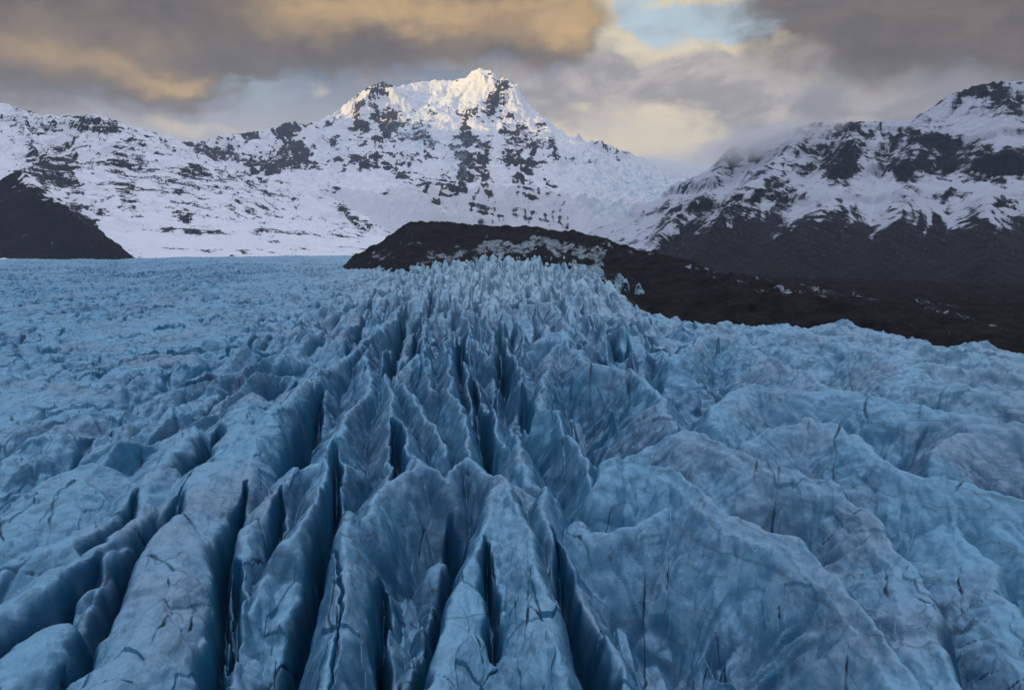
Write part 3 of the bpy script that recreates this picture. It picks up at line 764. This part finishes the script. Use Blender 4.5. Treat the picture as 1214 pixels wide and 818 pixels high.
def icefall():
    X, Y, A, R = polar(-6, 20, 0.05, 4000, 10500, 0.0011)
    l = [at(660, p, y) for p, y in ((296,4000),(288,4300),(265,4800),(240,5400),(215,6100),(190,6900),(173,7700))]
    r = [at(850, p, y) for p, y in ((296,4000),(288,4300),(272,4800),(256,5300),(240,5900),(221,6900),(199,8300))]
    yy = np.linspace(4000, 10500, 400)
    zl = np.interp(yy, [p[1] for p in l], [p[2] for p in l]); zr = np.interp(yy, [p[1] for p in r], [p[2] for p in r])
    dl = np.interp(Y, yy, zl); dr = np.interp(Y, yy, zr)
    px0 = W0 / 2 + FPX * X / Y
    w = np.clip((px0 - 660) / 190, -0.2, 1.3)
    h = dl + (dr - dl) * w - 250 * (1 - sstep(590, 680, px0)) + 0 * X
    h = h.astype(F32)
    step = NZ[3](X / 900, Y / 500)
    h = h + 40 * step * sstep(4300, 5000, Y)
    rough = sstep(4200, 4800, Y)
    h = h + rough * (95 * (ridged(X / 130 + 0.3 * step, Y / 90, 4, 1) - 0.5) + 30 * (ridged(X / 48, Y / 38, 3, 5) - 0.5))
    h = h - 400 * sstep(8500, 9500, Y)
    px, py = project(X, Y, h)
    rock = blobs(px, py, [(782,254,10,8,-30,1.0)]) * 0.9 - 0.2
    ice = 0.45 + 0.5 * fbm(X / 400, Y / 300, 3, 2) + 0.25
    o = grid_mesh('icefall', X, Y, h, mat_mountain('icefall_snow', fine=0.03, zs=1.0, snow=(0.80, 0.81, 0.84), amp=0.5), {'rock': rock, 'dust': 0 * rock, 'ice': np.clip(ice, 0, 1)})
    tag(o, 'broad white icefall pouring down between the sunlit peak and the dark mountain', 'icefall', 'structure')

MOR = []

def moraine():
    X, Y, A, R = polar(-30, 52, 0.06, 250, 1500, 0.0022)
    crest = [at(*p) for p in [(404,324,1150),(418,312,1160),(440,291,1180),(470,272,1200),(490,263,1200),(530,263,1200),(562,268,1180),(600,267,1150),(640,269,1120),(662,276,1080),(685,274,1030),(700,281,980),(740,293,900),(800,306,800),(860,323,700),(960,349,560),(1080,388,450),(1214,425,370),(1400,450,330)]]
    wx = 14 * NZ[1](X / 60, Y / 60) + 4 * NZ[4](X / 15, Y / 15); wy = 14 * NZ[2](X / 60, Y / 60)
    best = np.full(X.shape, -1e4, F32)
    for a, b in zip(crest[:-1], crest[1:]):
        d, t, side, L = seg_dist(X + wx, Y + wy, a, b)
        zc = a[2] + t * (b[2] - a[2])
        lo = np.where(side > 0, -70.0, -30.0) - 40 * sstep(-220, -330, X)
        z = lo + (zc - lo) * np.exp(-(0.42 + 0.6 * sstep(-150, -260, X)) * np.maximum(d - 2, 0) / np.maximum(zc - lo, 8))
        best = np.maximum(best, z)
    h = best + 5.5 * (ridged(X / 45, Y / 45, 4, 2) - 0.4) + 2.0 * (ridged(X / 14, Y / 14, 4, 6) - 0.4) + 0.8 * (ridged(X / 5, Y / 5, 2, 3) - 0.4)
    # hummocks of buried ice towards the near side
    px, py = project(X, Y, h)
    ice = blobs(px, py, [(555,299,30,9,0,.5),(600,294,70,11,-2,.66),(660,294,45,12,10,.72),(700,304,40,12,25,.5),(520,306,40,8,-5,.5),(478,297,26,13,-40,.40),(450,304,22,10,-30,.42),(440,306,25,6,-30,.36),(497,288,6,9,0,.4),
                         (720,291,16,4,15,.45),(762,303,14,3,10,.5),(740,300,30,4,15,.35),(700,325,20,16,20,.6),(735,328,16,14,0,.5),
                         (835,318,30,4,14,.5),(925,340,40,6,12,.5),(965,345,30,8,10,.45),(1010,350,30,8,0,.4),(1120,368,60,18,25,.36),(1180,392,46,10,20,.38),(880,335,60,5,14,.40)])
    MOR.append((px, py, X, Y, h, R))
    o = grid_mesh('moraine', X, Y, h, mat_moraine(), {'ice': ice * 1.1})
    tag(o, 'long dark ridge of black rubble and dirty ice lying across the glacier below the peak', 'moraine', 'structure')

def mounds():
    """ice hummocks standing out of the rubble"""
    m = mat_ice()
    specs = [('broad dirty white ice mound with black cracks, touching the edge of the blue glacier', (708,342), 20, 17, 25),
             ('sharp pointed white ice mound standing in the black rubble between two other mounds', (738,346), 12, 15, 22),
             ('small low pale ice mound farthest down the black rubble slope', (759,349), 9, 10, 13)]
    mpx, mpy, mX, mY, mh, mR = MOR[0]
    for i, (lab, (x, y), rx, ry, hh) in enumerate(specs):
        k = np.argmin((mpx - x) ** 2 + (mpy - y) ** 2 + 0.004 * mR)
        c = (mX.ravel()[k], mY.ravel()[k] + ry * 0.6, mh.ravel()[k])
        n = 90
        u, v = np.meshgrid(np.linspace(0, 2 * np.pi, n + 1), np.linspace(0, 1, 50))
        dx = np.cos(u) * v; dy = np.sin(u) * v
        lob = 1 + 0.25 * NZ[i](np.cos(u) * 1.3 + i * 5, np.sin(u) * 1.3)
        Xg = (c[0] + dx * rx * lob).astype(F32); Yg = (c[1] + dy * ry * lob).astype(F32)
        Z = c[2] - 3 + hh * (1 - v ** 1.5) * (1 + 0.35 * NZ[i + 2](Xg / 6, Yg / 6)) + 1.4 * (ridged(Xg / 4, Yg / 4, 3, i) - .5)
        Z[0] = Z[0].mean()
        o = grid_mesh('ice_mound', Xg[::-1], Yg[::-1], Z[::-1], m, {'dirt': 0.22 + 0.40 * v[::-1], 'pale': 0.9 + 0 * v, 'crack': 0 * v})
        tag(o, lab, 'ice mound', group='ice mounds in the moraine')

def ground():
    X, Y, A, R = polar(-180, 180, 0.8, 20, 32000, 0.03)
    h = -52 + 8 * NZ[1](X / 300, Y / 300) - 35 * sstep(500, 1500, R) + 0 * X
    o = grid_mesh('ground', X, Y, h, mat_ground())
    tag(o, 'dark gravel valley floor between the moraine and the mountain slopes', 'ground', 'structure')

def shade_range():
    """range added out of view to keep the low sun off the valley"""
    n = 260
    s = np.linspace(0, 1, n); tt = np.linspace(-1, 1, 80)
    S, T = np.meshgrid(s, tt)
    ax, ay, bx, by = SHADE_RANGE
    L = math.hypot(bx - ax, by - ay); ux, uy = (bx - ax) / L, (by - ay) / L
    X = (ax + (bx - ax) * S - uy * T * 2200).astype(F32); Y = (ay + (by - ay) * S + ux * T * 2200).astype(F32)
    zt = SHADE_RANGE_Z * (1 + 0.05 * NZ[3](S * 9, S * 0 + 3.3)) * sstep(0, 0.06, S) * (1 - sstep(0.94, 1, S))
    h = zt * (1 - np.abs(T)) ** 1.2 + 60 * (ridged(X / 500, Y / 500, 4, 2) - 0.5) * (1 - T * T) - 120
    rock = 0.30 + 0.4 * ridged(X / 400, Y / 400, 4, 3)
    o = grid_mesh('added_shade_range', X, Y, h.astype(F32), mat_mountain('shade_range_snow', fine=0.03), {'rock': rock, 'dust': 0 * rock, 'ice': 0 * rock})
    tag(o, 'snowy range out of view, added to shade the valley from the low sun', 'mountains', 'structure')

# ------------------------------------------------------------------ light
SUN_AZ, SUN_EL = -126.0, 4.5      # degrees from straight ahead, negative to the left
SHADE_RANGE = (-5200, -7500, -4700, 5200)  # unseen range, added so that only the summit catches the sun
SHADE_RANGE_Z = 1620.0
SKY_STRENGTH, SUN_STRENGTH, EXPOSURE = 0.13, 2.0, 1.3
HAZE = 2.8e-5

def light():
    a, e = math.radians(SUN_AZ), math.radians(SUN_EL)
    d = (math.sin(a) * math.cos(e), math.cos(a) * math.cos(e), math.sin(e))      # towards the sun
    from mathutils import Vector
    sd = bpy.data.lights.new('sun', 'SUN'); sd.energy = SUN_STRENGTH; sd.angle = math.radians(0.5)
    sd.color = (1.0, 0.70, 0.20)
    so = bpy.data.objects.new('sun', sd); scene.collection.objects.link(so)
    so.location = (d[0] * 500, d[1] * 500, 500)
    so.rotation_euler = Vector(d).to_track_quat('Z', 'Y').to_euler()
    w = bpy.data.worlds.new('World'); scene.world = w; w.use_nodes = True
    t = NT(w.node_tree)
    out = t.new('ShaderNodeOutputWorld')
    sky = t.new('ShaderNodeTexSky'); sky.sky_type = 'NISHITA'; sky.sun_disc = False
    sky.sun_elevation = e; sky.sun_rotation = a
    sky.air_density = 1.0; sky.dust_density = 0.6; sky.ozone_density = 2.5
    bg = t.new('ShaderNodeBackground'); bg.inputs[1].default_value = SKY_STRENGTH
    t.l.new(sky.outputs[0], bg.inputs[0])
    # clouds: laid out by compass direction and height above the horizon
    tc = t.new('ShaderNodeTexCoord'); V = tc.outputs['Generated']
    sp = t.new('ShaderNodeSeparateXYZ'); t.l.new(V, sp.inputs[0])
    az = t.math('ARCTAN2', sp.outputs[0], sp.outputs[1])
    el = t.math('ARCSINE', sp.outputs[2])
    wn = t.new('ShaderNodeTexNoise'); t.l.new(V, wn.inputs['Vector'])
    wn.inputs['Scale'].default_value = 7.0; wn.inputs['Detail'].default_value = 8; wn.inputs['Roughness'].default_value = 0.6
    wsep = t.new('ShaderNodeSeparateColor'); t.l.new(wn.outputs['Color'], wsep.inputs[0])
    azw = t.math('ADD', az, t.math('MULTIPLY', t.math('SUBTRACT', wsep.outputs[0], 0.5), 0.22))
    elw = t.math('ADD', el, t.math('MULTIPLY', t.math('SUBTRACT', wsep.outputs[1], 0.5), 0.13))
    def pix2(px, py):
        r = ray(px, py); return math.atan2(r[0], r[1]), math.atan2(r[2], math.hypot(r[0], r[1]))
    def puff(px, py, rx, ry, wgt):
        a0, e0 = pix2(px, py)
        u = t.math('MULTIPLY', t.math('SUBTRACT', azw, a0), FPX / rx)
        v = t.math('MULTIPLY', t.math('SUBTRACT', elw, e0), FPX / ry)
        q = t.math('ADD', t.math('MULTIPLY', u, u), t.math('MULTIPLY', v, v))
        return t.math('MULTIPLY', t.math('EXPONENT', t.math('MULTIPLY', q, -1.0)), wgt)
    def total(lst):
        s = None
        for p in lst:
            q = puff(*p)
            s = q if s is None else t.math('ADD', s, q)
        return s
    vec2 = t.new('ShaderNodeCombineXYZ'); t.l.new(az, vec2.inputs[0]); t.l.new(t.math('MULTIPLY', el, 2.0), vec2.inputs[1])
    fine = t.noise(vec2.outputs[0], 10.0, 10, 0.64, 0.5)
    soft = t.noise(vec2.outputs[0], 4.0, 6, 0.5, 0.5)
    # base of the sky in view: pale blue grey
    col = t.mix(t.ss(el, 0.10, 0.26), rgb(*SKY_LOW), rgb(*SKY_HIGH))
    # bright blue opening
    col = t.mix(t.math('MINIMUM', total([(850,30,140,60,1.8),(770,26,80,52,1.8),(290,85,30,30,.7)]), 1.0), col, rgb(*SKY_OPEN))
    # pale cream clouds
    c1 = t.math('ADD', total(CREAM), t.math('MULTIPLY', t.math('SUBTRACT', fine, 0.5), 1.3))
    col = t.mix(t.ss(c1, 0.30, 0.85), col, rgb(*C_CREAM))
    # mid grey banks
    c2 = t.math('ADD', total(GREY), t.math('MULTIPLY', t.math('SUBTRACT', fine, 0.5), 1.5))
    gcol = t.mix(t.ss(fine, 0.40, 0.66), rgb(*C_GREY), rgb(*C_GREY2))
    col = t.mix(t.math('MULTIPLY', t.ss(c2, 0.30, 0.85), 0.88), col, gcol)
    # dark brown ceiling with golden undersides
    c3 = t.math('ADD', total(BROWN), t.math('MULTIPLY', t.math('SUBTRACT', fine, 0.5), 1.15))
    gold = t.math('ADD', total(GOLD), t.math('MULTIPLY', t.math('SUBTRACT', soft, 0.5), 1.2))
    bcol = t.mix(t.ss(gold, 0.10, 1.25), rgb(*C_BROWN), rgb(*C_GOLD))
    bcol = t.mix(1.0, bcol, t.mix(t.ss(fine, 0.32, 0.70), rgb(0.80, 0.80, 0.82), rgb(1.35, 1.32, 1.25)), 'MULTIPLY')
    col = t.mix(t.math('MULTIPLY', t.ss(c3, 0.20, 0.95), 0.96), col, bcol)
    cb = t.new('ShaderNodeBackground'); cb.inputs[1].default_value = CLOUD_STRENGTH
    # away from the head of the valley: broken cloud, brightest overhead
    dist2 = t.math('ADD', t.math('POWER', t.math('MULTIPLY', az, 1.1), 2.0), t.math('POWER', t.math('MULTIPLY', t.math('SUBTRACT', el, 0.1), 1.9), 2.0))
    m = t.ss(t.math('ADD', dist2, t.math('MULTIPLY', t.math('SUBTRACT', soft, 0.5), 0.4)), 0.75, 1.4, 1.0, 0.0)
    other = t.mix(t.ss(sp.outputs[2], 0.45, 1.0), rgb(*SKY_SIDE), rgb(*SKY_TOP))
    glow = t.math('MULTIPLY', t.ss(sp.outputs[0], 0.1, 0.85), t.ss(sp.outputs[2], 0.75, 0.15))
    other = t.mix(t.math('MULTIPLY', glow, 0.9), other, rgb(*SKY_RIGHT))
    other = t.mix(t.math('MULTIPLY', t.ss(t.noise(V, 3.0, 6, 0.6), 0.42, 0.66), 0.35), other, rgb(*C_GREY))
    col = t.mix(m, other, col)
    t.l.new(col, cb.inputs[0])
    m = t.math('MAXIMUM', m, t.ss(t.noise(V, 2.2, 7, 0.6), 0.40, 0.58, 0.45, 0.95))
    mx = t.new('ShaderNodeMixShader')
    t.l.new(m, mx.inputs[0]); t.l.new(bg.outputs[0], mx.inputs[1]); t.l.new(cb.outputs[0], mx.inputs[2])
    t.l.new(mx.outputs[0], out.inputs['Surface'])

CLOUD_STRENGTH = 1.0 / 2 ** 1.3
SKY_SIDE = (0.085, 0.10, 0.14); SKY_TOP = (2.0, 2.1, 2.45); SKY_RIGHT = (1.05, 0.98, 0.98)
SKY_LOW = (0.52, 0.49, 0.50); SKY_HIGH = (0.15, 0.21, 0.30); SKY_OPEN = (0.50, 0.62, 0.70)
C_CREAM = (0.80, 0.68, 0.48); C_GREY = (0.27, 0.26, 0.27); C_GREY2 = (0.56, 0.50, 0.46)
C_BROWN = (0.120, 0.094, 0.068); C_GOLD = (0.46, 0.30, 0.12)
CREAM = [(770,68,50,16,.5),(690,110,80,50,.9),(712,14,34,28,1.0),(690,18,40,30,.7),(815,135,95,48,1.4),(915,76,70,16,1.1),(822,3,46,10,1.0),(365,108,34,20,.55),(240,148,70,13,.6),(720,160,150,36,1.0),(860,170,120,30,.6),(940,60,40,16,.5)]
GREY = [(770,105,90,26,.8),(980,115,150,50,1.0),(1150,85,130,60,.9),(420,80,110,36,.5),(650,110,80,50,.8),(930,140,110,34,.5),(820,95,40,12,.5),(560,75,120,30,.5)]
BROWN = [(80,20,200,52,1.05),(330,20,220,45,1.1),(560,28,150,46,1.1),(190,80,80,30,.55),(-200,20,200,80,1.0),(1170,4,190,42,1.3),(990,-5,70,30,.8),(1400,10,200,80,1.0),(660,40,50,34,.6),(600,-160,900,90,1.0)]
GOLD = [(560,25,150,30,1.2),(80,40,90,30,.2),(300,15,90,24,.3),(330,40,50,22,.5),(215,92,46,12,1.0),(100,75,90,18,.6),(668,32,46,30,1.2),(140,30,70,26,.45),(430,15,80,20,.5)]

def haze_box():
    import bmesh
    bm = bmesh.new()
    bmesh.ops.create_cube(bm, size=1.0)
    x0, x1, y0, y1, z0, z1 = -33000, 33000, -33000, 33000, -140, 2350
    for v in bm.verts:
        v.co = ((x0 + x1) / 2 + v.co.x * (x1 - x0), (y0 + y1) / 2 + v.co.y * (y1 - y0), (z0 + z1) / 2 + v.co.z * (z1 - z0))
    me = bpy.data.meshes.new('haze'); bm.to_mesh(me); bm.free()
    m = bpy.data.materials.new('haze_air'); m.use_nodes = True
    t = NT(m.node_tree)
    out = t.new('ShaderNodeOutputMaterial'); v = t.new('ShaderNodeVolumePrincipled')
    v.inputs['Color'].default_value = (0.66, 0.78, 1.0, 1); v.inputs['Density'].default_value = HAZE
    v.inputs['Anisotropy'].default_value = 0.3
    t.l.new(v.outputs[0], out.inputs['Volume'])
    me.materials.append(m)
    o = bpy.data.objects.new('haze', me); scene.collection.objects.link(o)
    tag(o, 'thin lavender haze fading the mountains at the head of the valley', 'haze', 'stuff')

def mist():
    import bmesh
    for i, (lab, c, r, dens) in enumerate([('soft bank of low cloud clinging to the near shoulder of the dark layered mountain', (900, 168, 3450), (520, 300, 125), 0.008),
                                ('thin wisp of mist lying on the snowy ledge below the highest rock step', (1165, 158, 3030), (210, 120, 45), 0.005),
                                ('wide pale veil of mist hanging in the saddle above the icefall', (800, 196, 6600), (1000, 700, 200), 0.0026)]):
        bm = bmesh.new()
        bmesh.ops.create_icosphere(bm, subdivisions=3, radius=1.0)
        me = bpy.data.meshes.new('mist'); bm.to_mesh(me); bm.free()
        m = bpy.data.materials.new('mist_air'); m.use_nodes = True
        t = NT(m.node_tree)
        out = t.new('ShaderNodeOutputMaterial'); v = t.new('ShaderNodeVolumePrincipled')
        v.inputs['Color'].default_value = (0.97, 0.95, 0.95, 1)
        tc = t.new('ShaderNodeTexCoord')
        ln = t.new('ShaderNodeVectorMath', operation='LENGTH'); t.l.new(tc.outputs['Object'], ln.inputs[0])
        nz = t.noise(t.mapping(tc.outputs['Object'], (2.2, 1.6, 1.3), loc=(i * 7, 0, 0)), 1.0, 4, 0.55)
        d = t.math('SUBTRACT', t.math('ADD', 1.0, t.math('MULTIPLY', t.math('SUBTRACT', nz, 0.5), 1.6)), t.math('MULTIPLY', ln.outputs['Value'], 1.15))
        t.l.new(t.math('MULTIPLY', t.ss(d, 0.05, 0.8), dens), v.inputs['Density'])
        v.inputs['Anisotropy'].default_value = 0.2
        t.l.new(v.outputs[0], out.inputs['Volume'])
        me.materials.append(m)
        o = bpy.data.objects.new('mist', me); scene.collection.objects.link(o)
        o.location = at(*c); o.scale = r; o.rotation_euler = (0, math.radians(-7), 0)
        tag(o, lab, 'mist', 'stuff')

# ------------------------------------------------------------------ camera
def camera():
    cd = bpy.data.cameras.new('camera'); cd.sensor_fit = 'HORIZONTAL'; cd.sensor_width = 36.0
    cd.lens = 36.0 * FPX / W0; cd.clip_start = 0.5; cd.clip_end = 80000
    co = bpy.data.objects.new('camera', cd); scene.collection.objects.link(co)
    co.location = (0, 0, CAM_H); co.rotation_euler = (math.pi / 2 - PITCH, 0, 0)
    scene.camera = co

glacier()
build_mountains()
icefall()
moraine()
mounds()
ground()
shade_range()
light()
haze_box()
mist()
camera()

vs = scene.view_settings
scene.display_settings.display_device = 'sRGB'
vs.view_transform = 'Standard'; vs.look = 'None'; vs.gamma = 1.0; vs.use_curve_mapping = False
vs.exposure = EXPOSURE
cy = scene.cycles
cy.max_bounces = 4; cy.diffuse_bounces = 3; cy.glossy_bounces = 2; cy.volume_bounces = 2
cy.use_denoising = True
cy.sample_clamp_indirect = 4.0
